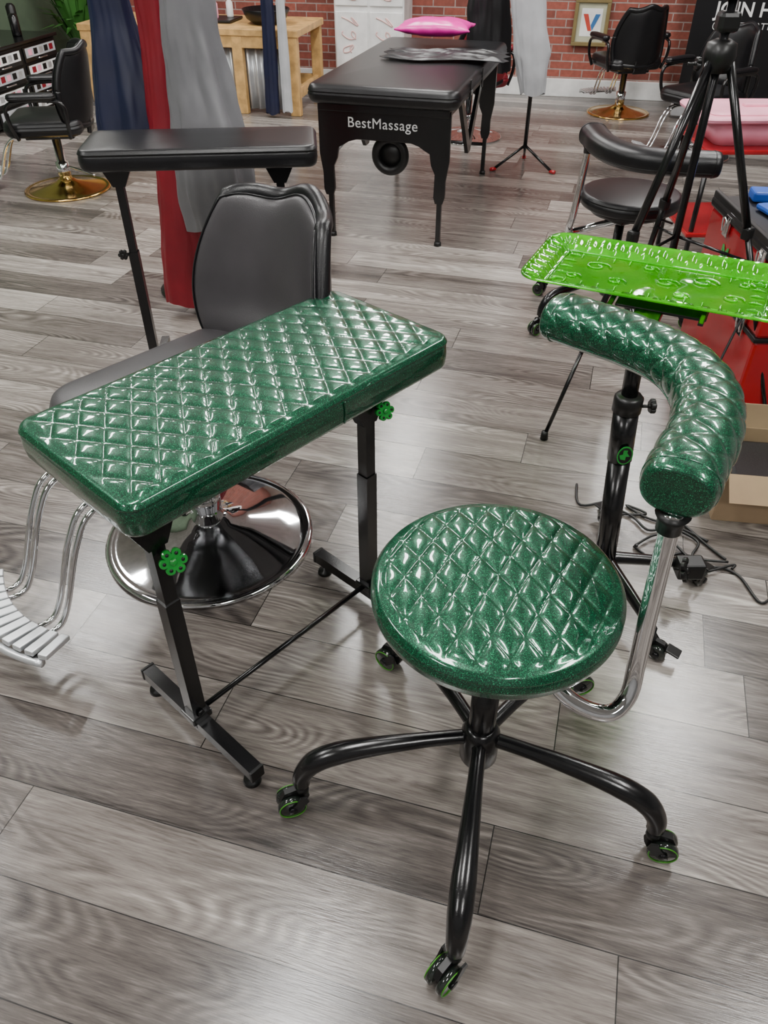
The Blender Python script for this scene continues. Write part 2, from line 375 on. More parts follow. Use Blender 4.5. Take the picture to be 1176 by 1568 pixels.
# ------------------------------------------------------------------ green quilted armrest table
A=G('quilted_armrest_stand',(-.270,1.379,0),47.2)
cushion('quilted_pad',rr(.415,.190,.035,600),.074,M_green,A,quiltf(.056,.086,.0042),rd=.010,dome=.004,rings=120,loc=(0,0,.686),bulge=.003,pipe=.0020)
box('pad_board',(0,0,.6425),(.74,.32,.014),M_blk,A,.004)
tube('pad_seam',[(.075,-.1945,.708),(.075,-.1945,.68),(.075,-.191,.655)],.0016,M_green,A,6,4)
for i,u in enumerate((-.352,.20)):
    vv=-.128
    tube('leg_outer',[(u,vv,.045),(u,vv,.43)],.0165,M_blk,A,sub=1,sq=True)
    tube('leg_inner',[(u,vv,.42),(u,vv,.634)],.0140,M_blk,A,sub=1,sq=True)
    tube('foot',[(u,vv-.20,.052),(u,vv+.19,.052)],.0155,M_blk,A,sub=1,sq=True)
    for e in (-.18,.17):
        lathe('leveling_foot',[(.004,.04),(.006,.012),(.018,.010),(.02,.0),(.001,0)],M_plast,A,(u,vv+e,0),18)
    box('foot_end_cap',(u,vv-.203,.052),(.034,.008,.034),M_plast,A,.002)
    box('foot_end_cap',(u,vv+.193,.052),(.034,.008,.034),M_plast,A,.002)
    plate('pad_bracket',[(-.02,.0),(.02,0),(.045,.052),(.045,.062),(-.045,.062),(-.045,.052)],.03,M_blk,A,(u,vv,.573))
    lathe('bolt_head',[(.001,0),(.008,0),(.008,.005),(.001,.006)],M_blkm,A,(u,vv-.018,.09),10,(90,0,0))
    box('foot_gusset',(u,vv,.075),(.05,.05,.02),M_blk,A,.003)
clover(A,(-.342,-.166,.548),(64,0,-20),.026,6)
clover(A,(.226,-.160,.602),(64,0,-20),.022,6)
tube('stretcher_rod',[(-.352,-.128,.075),(.20,-.128,.075)],.0065,M_blk,A,sub=1)
box('pad_crossbar',(-.07,-.128,.629),(.56,.03,.012),M_blk,A,.002)
# ------------------------------------------------------------------ stools
def swept_pad(p,P,a,b,m,q=True,name='arm_pad'):
    pts,_=catmull(P,18)
    cum=[0]
    for i in range(1,len(pts)): cum.append(cum[-1]+(pts[i]-pts[i-1]).length)
    Ln=cum[-1]; ns=220; ev=[]
    for i in range(ns+1):
        s=Ln*i/ns; j=0
        while j<len(cum)-2 and cum[j+1]<s: j+=1
        t=(s-cum[j])/(cum[j+1]-cum[j]); ev.append((s,pts[j].lerp(pts[j+1],min(1,t))))
    seg=140
    def tan(i):
        return (ev[min(i+4,ns)][1]-ev[max(i-4,0)][1]).normalized()
    er=.022
    def sc(e):
        if e>=er: return 1
        return .80+.20*math.sqrt(max(0,1-(1-e/er)**2))
    ids=list(range(ns+1))
    rows=[(0,s) for s in (.02,.25,.5,.68,.77)]+[(i,sc(min(ev[i][0],Ln-ev[i][0]))) for i in ids]+[(ns,s) for s in (.77,.68,.5,.25,.02)]
    v=[];f=[];g=[]
    nc=5; cell=.054
    for (i,k) in rows:
        s,c=ev[i]; T=tan(i); S=Vector((T.y,-T.x,0)).normalized(); U=Vector((0,0,1))
        edge=min(s,Ln-s); fade=min(1,max(0,(edge-.016)/.02))
        for j in range(seg):
            ph=2*pi*j/seg; co,si=math.cos(ph),math.sin(ph); n=2.4
            X=a*math.copysign(abs(co)**(2/n),co); Z=b*math.copysign(abs(si)**(2/n),si)
            h=0;gg=0
            if q and k>.95:
                u=s/cell+ph/(2*pi)*nc; w_=s/cell-ph/(2*pi)*nc
                fu=abs((u%1)-.5)*2; fv=abs((w_%1)-.5)*2
                topf=min(1,max(0,(si+.45)/.35))
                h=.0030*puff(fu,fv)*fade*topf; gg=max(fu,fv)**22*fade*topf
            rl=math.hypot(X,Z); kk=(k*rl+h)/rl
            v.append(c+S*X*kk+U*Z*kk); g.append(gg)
    m_=len(rows)
    for i in range(m_-1):
        for j in range(seg): f.append((i*seg+j,i*seg+(j+1)%seg,(i+1)*seg+(j+1)%seg,(i+1)*seg+j))
    f.append(tuple(range(seg))[::-1]); f.append(tuple((m_-1)*seg+j for j in range(seg)))
    mk(name,v,f,m,p,True,attr=g)
    for i in (8,ns-8):
        s,c=ev[i]; T=tan(i); S=Vector((T.y,-T.x,0)).normalized(); L=[]
        for j in range(41):
            ph=2*pi*j/40; co,si=math.cos(ph),math.sin(ph); n=2.4
            L.append(c+S*(a+.0005)*math.copysign(abs(co)**(2/n),co)+Vector((0,0,(b+.0005)*math.copysign(abs(si)**(2/n),si))))
        tube('pad_end_piping',L,.0016,m,p,6,1)
    for sgn in (1,-1):
        L=[]
        for i in range(8,ns-7,4):
            s,c=ev[i]; T=tan(i); S=Vector((T.y,-T.x,0)).normalized()
            ph=-.42; L.append(c+S*sgn*(a*math.cos(ph)**(2/2.4)+.0006)+Vector((0,0,-b*abs(math.sin(ph))**(2/2.4))))
        tube('pad_side_piping',L,.0015,m,p,6,1)
def star_base(p,angs,R_,z,rad,cast_r=.03,green=True,lever=False,m=None):
    m=m or M_blk
    for a in angs:
        t=math.radians(a); c,s=math.cos(t),math.sin(t)
        prof=[(.02,z),(.10,z-.0),(.20,z-.006),(.27,z-.018),(.315,z-.040),(.34,z-.078),(.345,cast_r*2.5+.012)]
        k=R_/.37
        tube('base_leg',[(c*r*k,s*r*k,max(zz,cast_r*2.4)) for r,zz in prof],[rad*.72,rad*.75,rad*.95,rad*1.12,rad*1.12,rad*.95,rad*.85],m,p,18,6)
        caster(p,c*.345*k,s*.345*k,a+random.choice((-35,25,10)),cast_r,lever,green)
def stool(name,loc,rz,mseat,quilt,angs,padpts,tubepts,s=1,padq=True):
    g=G(name,loc,rz,s)
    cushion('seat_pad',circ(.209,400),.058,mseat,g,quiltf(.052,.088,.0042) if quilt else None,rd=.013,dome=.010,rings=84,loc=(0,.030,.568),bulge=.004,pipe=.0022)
    lathe('seat_underplate',[(.001,-.01),(.16,-.01),(.18,.017),(.001,.017)],M_plast,g,(0,.028,.522),40)
    box('seat_mechanism',(0,.015,.495),(.16,.13,.04),M_blk,g,.006)
    lathe('gas_lift',[(.001,0),(.026,0),(.026,.20),(.02,.205),(.02,.36),(.001,.36)],M_blk,g,(0,0,.13),28)
    lathe('hub',[(.001,0),(.034,0),(.038,.01),(.038,.085),(.032,.10),(.026,.105),(.001,.105)],M_blk,g,(0,0,.125),30)
    tube('height_lever',[(0,.05,.49),(-.10,.12,.485),(-.15,.16,.47)],.005,M_blk,g,8,5)
    star_base(g,angs,.385,.198,.020)
    swept_pad(g,padpts,.054,.043,mseat,padq)
    tube('arm_tube',tubepts,.0150,M_chrome,g,20,8)
    e=Vector(tubepts[-1])
    lathe('arm_mount_collar',[(.001,-.03),(.019,-.03),(.020,-.01),(.026,0),(.001,0)],M_plast,g,tuple(e),20)
    return g
px,py=.19,.89
PP=[(.330,1.415),(.395,1.357),(.465,1.291),(.519,1.209),(.531,1.105),(.497,.998),(.451,.921),(.406,.843)]
pad=[(x-px,y-py,.838) for x,y in PP]
tb=[(.22,.90,.472),(.27,.85,.45),(.32,.80,.425),(.375,.78,.42),(.408,.797,.445),(.417,.82,.50),(.417,.835,.62),(.415,.85,.796)]
tb=[(x-px,y-py,z) for x,y,z in tb]
stool('quilted_rolling_stool',(px,py,0),0,M_green,True,(-101,-174,-22,46,116),pad,tb)
stool('black_rolling_stool',(.96,3.16,0),212,M_vin,False,(-80,-152,-8,64,136),pad,tb,.92,False)
# ------------------------------------------------------------------ tray stand with green tray
T=G('tray_stand',(.59,1.51,0),0)
for a in (-74,-2,70,142,214):
    t=math.radians(a); c,s=math.cos(t),math.sin(t)
    tube('base_leg',[(0,0,.10),(c*.15,s*.15,.09),(c*.25,s*.25,.078)],[.018,.015,.012],M_blk,T,12,4)
    caster(T,c*.25,s*.25,a+40,.022,True,False)
tube('lower_column',[(0,-.01,.06),(-.012,.03,.40)],.027,M_blk,T,28,1)
tube('column_sleeve',[(-.0125,.03,.40),(-.018,.045,.535)],.030,M_blk,T,28,1)
lathe('column_collar',[(.001,0),(.034,0),(.034,.035),(.028,.042),(.001,.042)],M_plast,T,(-.018,.045,.53),24)
tube('upper_column',[(-.018,.045,.55),(-.022,.06,.745)],.019,M_blkm,T,20,1)
clover(T,(.035,.03,.55),(90,0,90),.018,5,M_plast)
clover(T,(.20,-.05,.10),(70,0,60),.034,6,M_plast)
box('lock_block',(.22,-.03,.09),(.07,.05,.05),M_plast,T,.006)
em=[(math.cos(a)*.019,math.sin(a)*.026) for a in [2*pi*i/28 for i in range(28)]]
plate('sticker_emblem',em,.0015,M_knob,T,(-.012,.0005,.43))
plate('sticker_emblem_inner',[(x*.84,z*.86) for x,z in em],.0015,M_plast,T,(-.012,-.0002,.43))
plate('sticker_mark',[(-.010,-.010),(.002,-.012),(.002,-.002),(.012,-.002),(.004,.008),(.004,.016),(-.006,.016),(-.006,.004),(-.014,.002)],.0015,M_knob,T,(-.012,-.0009,.43))
ang=math.degrees(math.atan2(-.431,.902))
ux=Vector((.902,-.431,0))
box('tray_support_plate',(.05,.15,.752),(.20,.12,.008),M_blk,T,.003,(0,0,ang))
box('tray_support_arm',(.0,.10,.744),(.06,.14,.018),M_blk,T,.003,(0,0,ang))
for k in (-.10,.10): box('tray_support_rail',(.05+k*ux.x,.17+k*ux.y,.759),(.012,.24,.006),M_blk,T,.002,(0,0,ang))
def tray():
    g=G('green_serving_tray',(.642,1.735,.768),ang)
    out=rr(.295,.160,.05,400); v=[];f=[]; n=len(out)
    prof=[(-.05,.0,0,s) for s in (.02,.2,.4,.6,.8,.93)]+[(-.05,.0,0,1),(-.046,.002,.2,1),(-.040,.010,1,1),(-.036,.013,1,1),(-.024,.015,1,1),(-.010,.019,1,1),(-.004,.023,.3,1),(0,.026,0,1),(.003,.024,0,1),(.004,.020,0,1)]
    for o,z,fl,sc in prof:
        for i,(x,y,nx,ny) in enumerate(out):
            zz=z+.0022*fl*(1 if (i%8)<4 else -1)
            v.append(((x+nx*o)*sc,(y+ny*o)*sc,zz))
    for j in range(len(prof)-1):
        for i in range(n): f.append((j*n+i,j*n+(i+1)%n,(j+1)*n+(i+1)%n,(j+1)*n+i))
    f.append(tuple(range(n)))
    o=mk('tray_body',v,f,M_tray,g,True)
    sd=o.modifiers.new('thickness','SOLIDIFY'); sd.thickness=.0018
    for (x,y,r) in ((-.15,.03,.034),(-.09,-.04,.024),(.10,.04,.034),(.17,-.03,.026),(.02,.0,.030),(-.19,-.05,.02),(.06,-.06,.02),(-.03,.07,.02),(.19,.06,.02)):
        L=[(x+r*(1-t/14)*math.cos(t*.7),y+r*.8*(1-t/14)*math.sin(t*.7),.0026) for t in range(12)]
        tube('embossed_scroll',L,.0026,M_tray,g,6,3)
    # radiating leaf ridges round the tray floor
    for (x,y,nx,ny) in out[::9]:
        if abs(nx)+abs(ny)>0:
            tube('embossed_leaf',[(x-nx*.060,y-ny*.060,.0015),(x-nx*.078,y-ny*.078,.0035),(x-nx*.092,y-ny*.092,.0015)],[.0008,.0028,.0008],M_tray,g,6,3)
    for sc in (1,):
        q=[((x-nx*.056)*sc,(y-ny*.056)*sc,.002) for x,y,nx,ny in out[::6]]
        tube('embossed_border',q+[q[0]],.0024,M_tray,g,6,1)
tray()
# ------------------------------------------------------------------ salon chairs
def salon_chair(name,loc,rz,mb,mu,s=1,mside=None,foot=True,arms=True,by=0,bz=0,fy=0,lever=True):
    g=G(name,loc,rz,s); mside=mside or mu
    lathe('round_base',[(.001,0),(.292,0),(.300,.004),(.300,.010),(.290,.016),(.278,.013),(.262,.013),(.20,.028),(.12,.045),(.07,.062),(.052,.075),(.001,.075)],mb,g,(0,0,0),96)
    lathe('hydraulic_column',[(.001,0),(.045,0),(.045,.12),(.03,.125),(.03,.31),(.001,.31)],M_chrome,g,(0,0,.07),32)
    box('seat_frame',(0,0,.385),(.32,.32,.03),M_blk,g,.006)
    if lever: tube('pump_lever',[(.03,.05,.16),(.12,.16,.15),(.16,.24,.13)],.008,M_chrome,g,10,5)
    cushion('seat_cushion',rr(.26,.25+by*.3,.09,160),.10,mu,g,rd=.03,dome=.02,rings=14,loc=(0,-.02+by*.3,.450),bulge=.008)
    def back(u,v,sd):
        X=u*math.sqrt(1-.30*v*v); Zz=v*math.sqrt(1-.18*u*u)
        w_=.245-.030*v
        e=(max(0,1-abs(u)**5)*max(0,1-abs(v)**5))**.5
        z=.675+bz+.235*Zz+(.011*math.cos(u*pi*1.9-.9)-.006)*max(0,v)**2
        y=.245+by+.06*(Zz+1)*.5-.15*abs(X)**2.2
        y-=(.040*math.exp(-((v+.62)/.26)**2)*(1-u*u)) if sd>0 else 0
        th=.012+.026*e
        return (X*w_,y-sd*th,z)
    shell('backrest',back,mu,g,40,40)
    L=[];L2=[]
    for i in range(121):
        a=2*pi*i/120; u=math.cos(a); v=math.sin(a); k=1/max(abs(u),abs(v)); q=Vector(back(u*k*.999,v*k*.999,1)); q2=Vector(back(u*k*.999,v*k*.999,-1))
        L.append(q*.5+q2*.5+Vector((0,.016,0))); L2.append(q)
    tube('backrest_side_band',L,.021,mside,g,12,1)
    tube('backrest_piping',L2,.003,mside,g,6,1)
    box('back_support',(0,.26+by,.46),(.14,.03,.16),M_blk,g,.008,(-8,0,0))
    if arms:
        for sx in (-1,1):
            tube('arm_loop',[(sx*.27,.16,.40),(sx*.305,.17,.50),(sx*.31,.17,.60),(sx*.31,.10,.635),(sx*.31,-.10,.635),(sx*.31,-.19,.60),(sx*.305,-.19,.50),(sx*.27,-.17,.40)],.013,M_blk,g,12,6)
            cushion('arm_pad',rr(.035,.15,.032,60),.04,mu,g,rd=.012,dome=.006,rings=6,loc=(sx*.31,-.02,.66))
    if foot:
        for sx in (-.105,-.070,.070,.105):
            tube('footrest_tube',[(sx,-.16,.38),(sx,-.26-fy,.37),(sx,-.33-fy,.30),(sx,-.40-fy,.14),(sx,-.44-fy,.10),(sx,-.50-fy,.115)],.0075,M_chrome,g,12,6)
        L=[]
        for i in range(13):
            t=-1+i/6; L.append((t*.19,-.50-fy-.05*(1-t*t)+.03,.118))
        for i in range(12):
            a=Vector(L[i]);b=Vector(L[i+1]); mid=(a+b)/2; an=math.degrees(math.atan2(b.y-a.y,b.x-a.x))
            box('footplate_rib',tuple(mid+Vector((0,0,.004))),(.025,.085,.014),M_metal,g,.003,(-12,0,an))
        box('footplate_base',(0,-.505-fy,.110),(.34,.05,.012),M_plast,g,.003,(-12,0,0))
        tube('footplate_rim',[(x,y-.048,z-.008) for x,y,z in L],.010,M_metal,g,8,2)
    return g
salon_chair('salon_chair',(-.510,1.71,0),-43,M_chrome,M_gvin,1,M_vin,arms=False,by=.125,bz=-.030,fy=.085,lever=False)
salon_chair('salon_chair',(-1.97,4.99,0),-82,M_gold,M_vin,.86)
salon_chair('salon_chair',(1.93,7.0,0),-165,M_gold,M_vin,.84,fy=-.04)
salon_chair('salon_chair',(2.15,5.75,0),-60,M_chrome,M_vin,.84)
# ------------------------------------------------------------------ black armrest stand (behind)
B=G('black_armrest_stand',(-.60,2.72,0),5)
cushion('pad',rr(.375,.135,.035,200),.066,M_vin,B,rd=.012,dome=.004,rings=16,loc=(0,0,.812),bulge=.003)
for x in (-.275,.25):
    tube('leg_outer',[(x,-.06,.04),(x,-.06,.5)],.016,M_blk,B,sub=1,sq=True)
    tube('leg_inner',[(x,-.06,.49),(x,-.06,.775)],.013,M_blk,B,sub=1,sq=True)
    clover(B,(x-.03,-.09,.50),(90,0,0),.018,6,M_plast)
    tube('foot',[(x,-.26,.045),(x,.18,.045)],.015,M_blk,B,sub=1,sq=True)
    for e in (-.23,.15): lathe('leveling_foot',[(.006,.032),(.018,.010),(.02,.0),(.001,0)],M_plast,B,(x,e,0),14)
    plate('pad_bracket',[(-.02,.0),(.02,0),(.045,.05),(.045,.06),(-.045,.06),(-.045,.05)],.03,M_blk,B,(x,-.06,.718))
tube('stretcher_rod',[(-.275,-.06,.07),(.25,-.06,.07)],.0065,M_blk,B,sub=1)
# ------------------------------------------------------------------ hanging capes on a coat rack
def cape(name,p,prof,folds,m,seed=0,ry=.6):
    v=[];f=[]; n=140; pts=[];k=14
    for i in range(len(prof)-1):
        for j in range(k):
            t=j/k; a=prof[i];b=prof[i+1]; pts.append([a[q]+(b[q]-a[q])*t for q in range(4)])
    pts.append(list(prof[-1]))
    m_=len(pts)
    for i,(x,y,z,r) in enumerate(pts):
        am=.03+.07*i/m_
        for j in range(n):
            a=2*pi*j/n
            q=r*(1+am*math.sin(folds*a+seed+1.6*math.sin(a*2+seed)+i*.03)+.22*noise.noise(Vector((math.cos(a)*1.6,math.sin(a)*1.6,z*2.5+seed)))+.09*noise.noise(Vector((math.cos(a)*4,math.sin(a)*4,z*8+seed))))
            v.append((x+q*math.cos(a),y+q*ry*math.sin(a),z+.01*math.sin(3*a+seed)*(i/m_)))
    for i in range(m_-1):
        for j in range(n): f.append((i*n+j,i*n+(j+1)%n,(i+1)*n+(j+1)%n,(i+1)*n+j))
    f.append(tuple(range(n)))
    return mk(name,v,f,m,p)
K=G('coat_rack_with_capes',(0,0,0))
tube('pole',[(-.90,3.48,.02),(-.90,3.48,1.85)],.016,M_blk,K,16,1)
lathe('rack_base',[(.001,0),(.15,0),(.15,.012),(.04,.03),(.001,.03)],M_blk,K,(-.90,3.48,0),40)
for dx,dy in ((.22,-.35),(.10,-.2),(-.10,-.13)):
    tube('hook',[(-.90,3.48,1.72),(-.90+dx*.6,3.48+dy*.6,1.74),(-.90+dx,3.48+dy,1.79)],.008,M_blk,K,8,5)
cape('grey_cape',K,[(-.69,3.12,1.78,.02),(-.69,3.12,1.6,.05),(-.675,3.12,1.1,.095),(-.645,3.1,.8,.135),(-.63,3.1,.42,.14)],5,M_gcape,1)
cape('red_cape',K,[(-.81,3.26,1.75,.02),(-.81,3.26,1.55,.06),(-.815,3.26,1.1,.085),(-.825,3.24,.6,.10),(-.85,3.22,.06,.11)],4,M_rcape,2)
cape('navy_cape',K,[(-1.01,3.34,1.75,.02),(-1.01,3.34,1.55,.05),(-1.00,3.33,1.1,.08),(-.99,3.3,.66,.14)],5,M_ncape,5)
# ------------------------------------------------------------------ massage table
MT=G('massage_table',(-.020,4.03,0),-15.8)
cushion('table_pad',rr(.375,.75,.06,260),.085,M_vin,MT,rd=.028,dome=.012,rings=24,loc=(0,.75,.70),bulge=.004)
box('table_frame',(0,.75,.640),(.66,1.42,.035),M_blk,MT,.004)
for y in (.07,1.40):
    L=[(-.335,.645),(-.335,.42),(-.32,.33),(-.32,.25),(-.31,.22),(-.272,.22),(-.262,.25),(-.265,.36),(-.245,.40),(-.235,.455),(-.205,.47),(-.18,.485),(-.13,.50)]
    pts=L+[(-x,z) for x,z in L[::-1]]
    plate('end_frame_panel',pts,.02,M_blk,MT,(0,y,0))
    for sx in (-1,1):
        tube('leg_extension',[(sx*.29,y+.016,.45),(sx*.29,y+.016,.01)],.012,M_blk,MT,sub=1,sq=True)
        lathe('leg_foot',[(.001,0),(.02,0),(.018,.02),(.001,.02)],M_plast,MT,(sx*.29,y+.016,0),14)
        for z in (.27,.33,.39):
            lathe('leg_knob',[(.001,-.014),(.012,-.014),(.014,0),(.001,0)],M_plast,MT,(sx*.29,y,z),14,(90,0,0))
        lathe('frame_bolt',[(.001,-.013),(.022,-.013),(.022,-.01),(.001,-.01)],M_plast,MT,(sx*.295,y,.60),20,(90,0,0))
        box('corner_bracket',(sx*.29,y-.012,.655),(.03,.006,.045),M_chrome,MT,.002)
    tube('crossbar',[(-.29,y+.016,.18 if y>1 else .5),(.29,y+.016,.18 if y>1 else .5)],.010,M_blk,MT,sub=1)
text('table_lettering','BestMassage',.066,M_white,MT,(-.005,.058,.553),(90,0,0),bold=0,sp=1.07)
for sx in (-1,1):
    tube('brace_wire',[(sx*.275,.09,.40),(sx*.15,.75,.62)],.005,M_metal,MT,8,1)
    plate('side_leg_brace',[(-.32,.62),(-.25,.62),(.0,.36),(.25,.62),(.32,.62),(.03,.30),(-.03,.30)],.02,M_blk,MT,(sx*.30,.75,0),(0,0,90))
torus('headrest_ring',.075,.022,M_plast,MT,(.02,.12,.42),(90,0,0),36,12)
lathe('headrest_board',[(.001,-.006),(.07,-.006),(.07,.006),(.001,.006)],M_plast,MT,(.02,.13,.42),30,(90,0,0))
for y in (.30,.62): box('strap_tab',(.378,y,.70),(.006,.03,.09),M_plast,MT,.002)
box('strap_buckle',(.383,.30,.69),(.006,.036,.02),M_chrome,MT,.002)
def pil(u,v,s):
    X=u*(1-.10*(1-v*v));Y=v*(1-.10*(1-u*u)); e=((1-abs(u)**2.5)*(1-abs(v)**2.5))
    return (X*.21,Y*.14,s*(.004+.040*max(0,e)**.6)+.007*noise.noise(Vector((u*3,v*3,1))))
pw=G('pink_pillow',(.29,5.08,.853),-12)
shell('pillow_body',pil,M_hot,pw,40,40)
def fold(u,v,s):
    wr=.022*abs(noise.noise(Vector((u*2.0+v*1.4,v*2.6,7))))+.005*abs(noise.noise(Vector((u*6,v*5,2))))
    return (u*.33*(1+.05*math.sin(v*7)),v*.15+.03*math.sin(u*4),.010+(wr+.006 if s>0 else 0)*(1-max(abs(u),abs(v))**8))
fc=G('folded_black_cape',(.33,4.74,.756),-10)
shell('cape_fabric',fold,M_bcape,fc,90,50)
# ------------------------------------------------------------------ light stand with draped capes behind the table
LS=G('cape_stand',(.93,5.45,0),0)
tube('stand_pole',[(0,0,.12),(0,0,1.55)],.013,M_blk,LS,14,1)
tube('stand_crossbar',[(-.42,.02,1.50),(.12,-.01,1.50)],.010,M_blk,LS,10,1)
for a in (-40,80,200):
    t=math.radians(a); tube('stand_leg',[(0,0,.14),(math.cos(t)*.22,math.sin(t)*.22,.012)],.009,M_blk,LS,10,1)
    lathe('stand_foot_tip',[(.001,-.02),(.012,-.02),(.012,.02),(.001,.02)],M_red,LS,(math.cos(t)*.225,math.sin(t)*.225,.013),12,(0,90,a))
cape('light_grey_cape',LS,[(-.10,0,1.5,.02),(-.10,0,1.35,.06),(-.08,0,.95,.11),(-.03,-.02,.66,.12),(.0,-.04,.45,.08)],4,M_lcape,3,.5)
cape('dark_cape',LS,[(-.28,.14,1.5,.02),(-.29,.14,1.3,.07),(-.30,.14,.9,.12),(-.28,.14,.55,.14)],5,M_bcape,7,.5)
salon_chair('salon_chair',(.62,6.25,0),-150,M_chrome,M_rcape,.86,M_vin,False)
# ------------------------------------------------------------------ tripod
TP=G('camera_tripod',(.93,2.45,0),0)
ap=1.12
for (x,y) in ((-.376,-.231),(.42,-.16),(.03,.45)):
    a=Vector((x*.06,y*.06,ap)); b=Vector((x,y,.012)); mid=a.lerp(b,.42); m2=a.lerp(b,.72)
    tube('leg_upper',[a,mid],.0125,M_blk,TP,12,1); tube('leg_middle',[mid,m2],.010,M_blk,TP,12,1); tube('leg_lower',[m2,b],.007,M_blk,TP,10,1)
    for q in (mid,m2): box('leg_clamp',tuple(q),(.033,.03,.04),M_plast,TP,.008,(0,0,30))
    tube('spreader_arm',[(0,0,.62),tuple(a.lerp(b,.50))],.005,M_blk,TP,8,1)
    lathe('rubber_foot',[(.001,0),(.014,0),(.011,.03),(.001,.03)],M_plast,TP,(x,y,0),14)
lathe('shoulder',[(.001,-.04),(.035,-.04),(.045,0),(.04,.03),(.02,.04),(.001,.04)],M_plast,TP,(0,0,ap),24)
tube('centre_column',[(0,0,.52),(0,0,1.26)],.012,M_blkm,TP,16,1)
box('pan_head',(0,0,1.20),(.06,.05,.05),M_plast,TP,.012)
box('head_plate',(0,0,1.26),(.07,.05,.012),M_plast,TP,.004)
tube('pan_handle',[(0,-.02,1.18),(.05,.10,1.22),(.08,.2,1.25)],.008,M_plast,TP,10,4)
clover(TP,(-.055,0,1.10),(0,90,0),.018,5,M_plast)
# ------------------------------------------------------------------ tool box, bin, cardboard, cables
TB=G('rolling_tool_box',(1.47,2.62,0),0)
box('lower_chest',(0,0,.18),(.50,.62,.28),M_red,TB,.012)
box('upper_chest',(0,0,.445),(.50,.62,.23),M_red,TB,.012)
box('seam_trim',(0,0,.325),(.512,.632,.016),M_plast,TB,.004)
box('lid',(0,0,.578),(.515,.635,.035),M_plast,TB,.01)
box('tray_rim_left',(-.245,0,.605),(.02,.62,.025),M_plast,TB,.004)
box('tray_rim_right',(.245,0,.605),(.02,.62,.025),M_plast,TB,.004)
for y in (-.2,.12):
    for z in (.33,.55):
        box('latch_plate',(-.258,y,z),(.008,.045,.07),M_chrome,TB,.002)
        tube('latch_loop',[(-.266,y-.015,z-.02),(-.272,y-.015,z+.025),(-.272,y+.015,z+.025),(-.266,y+.015,z-.02)],.003,M_chrome,TB,8,2)
for x in (-.2,.2):
    for y in (-.25,.25): caster(TB,x,y,0,.017,False,False,0,.005)
text('tool_box_lettering','Monster',.085,M_knob,TB,(-.2535,-.02,.43),(90,0,-90),bold=.001)
SP=G('blue_cleaning_cloths',(1.44,2.74,.5955),0)
box('blue_cloth',(0,-.02,.014),(.24,.16,.022),M_blue,SP,.010,(0,0,10))
box('blue_glove_box',(.0,.13,.02),(.22,.08,.035),M_blue,SP,.008,(0,0,-8))
box('white_wipe',(-.03,-.03,.028),(.12,.08,.008),M_white,SP,.003,(0,0,24))
SD=G('side_cart',(1.72,3.85,0),0)
for x in (-.27,.27):
    for y in (-.2,.2): tube('cart_leg',[(x,y,.0),(x,y,.56)],.012,M_blk,SD,10,1)
for z in (.2,.565): box('cart_shelf',(0,0,z),(.60,.46,.02),M_red,SD,.006)
PB=G('pink_storage_bin',(1.67,3.82,.5765),0)
def binf(name,z0,z1,w0,w1,m):
    v=[];f=[]; o0=rr(w0,w0*.66,.04,48); o1=rr(w1,w1*.66,.045,48)
    for o,z,k in ((o0,z0,1),(o1,z1,1),(o1,z1,.94),(o0,z0+.006,.94)):
        for x,y,a,b in o: v.append((x*k,y*k,z))
    n=48
    for j in range(3):
        for i in range(n): f.append((j*n+i,j*n+(i+1)%n,(j+1)*n+(i+1)%n,(j+1)*n+i))
    f.append(tuple(range(n))); f.append(tuple(3*n+i for i in range(n)))
    return mk(name,v,f,m,PB)
binf('bin_body',0,.105,.19,.24,M_pink)
cushion('bin_lid',rr(.29,.20,.045,80),.022,M_pink,PB,rd=.007,dome=.0,rings=6,loc=(0,0,.115),bulge=.001)
cushion('lid_panel',rr(.24,.15,.03,80),.020,M_pink,PB,rd=.005,dome=.0,rings=4,loc=(0,0,.125),bulge=.0)
box('lid_handle',(0,0,.139),(.12,.04,.016),M_pink,PB,.006)
CB=G('cardboard_box',(1.18,1.90,0),-8)
for nm,c,s in (('side_front',(0,-.14,.08),(.34,.005,.16)),('side_back',(0,.14,.08),(.34,.005,.16)),('side_left',(-.17,0,.08),(.005,.28,.16)),('side_right',(.17,0,.08),(.005,.28,.16)),('bottom',(0,0,.004),(.34,.28,.006))):
    box(nm,c,s,M_card,CB,.001)
box('flap_front',(0,-.175,.145),(.33,.09,.004),M_card,CB,.001,(35,0,0))
box('flap_back',(0,.152,.195),(.33,.004,.08),M_card,CB,.001,(-15,0,0))
box('packed_cloth',(0,0,.085),(.28,.23,.10),M_vin,CB,.02)
CA=G('power_cables',(0,0,0))
for s in range(4):
    rnd=random.Random(40+s); L=[]
    x,y=.62+.05*s,1.90-.09*s
    for i in range(9):
        L.append((x+i*.035+rnd.uniform(-.05,.05),y-.022*i+rnd.uniform(-.07,.07),.0055+.003*(s%3)))
    tube('cable_%d'%(s+1),L,.0038,M_cable,CA,8,7)
tube('hanging_cable',[(1.14,2.26,.50),(1.03,2.15,.22),(.95,2.02,.03),(.88,1.85,.006),(.92,1.70,.006),(.97,1.6,.006)],.004,M_cable,CA,8,8)
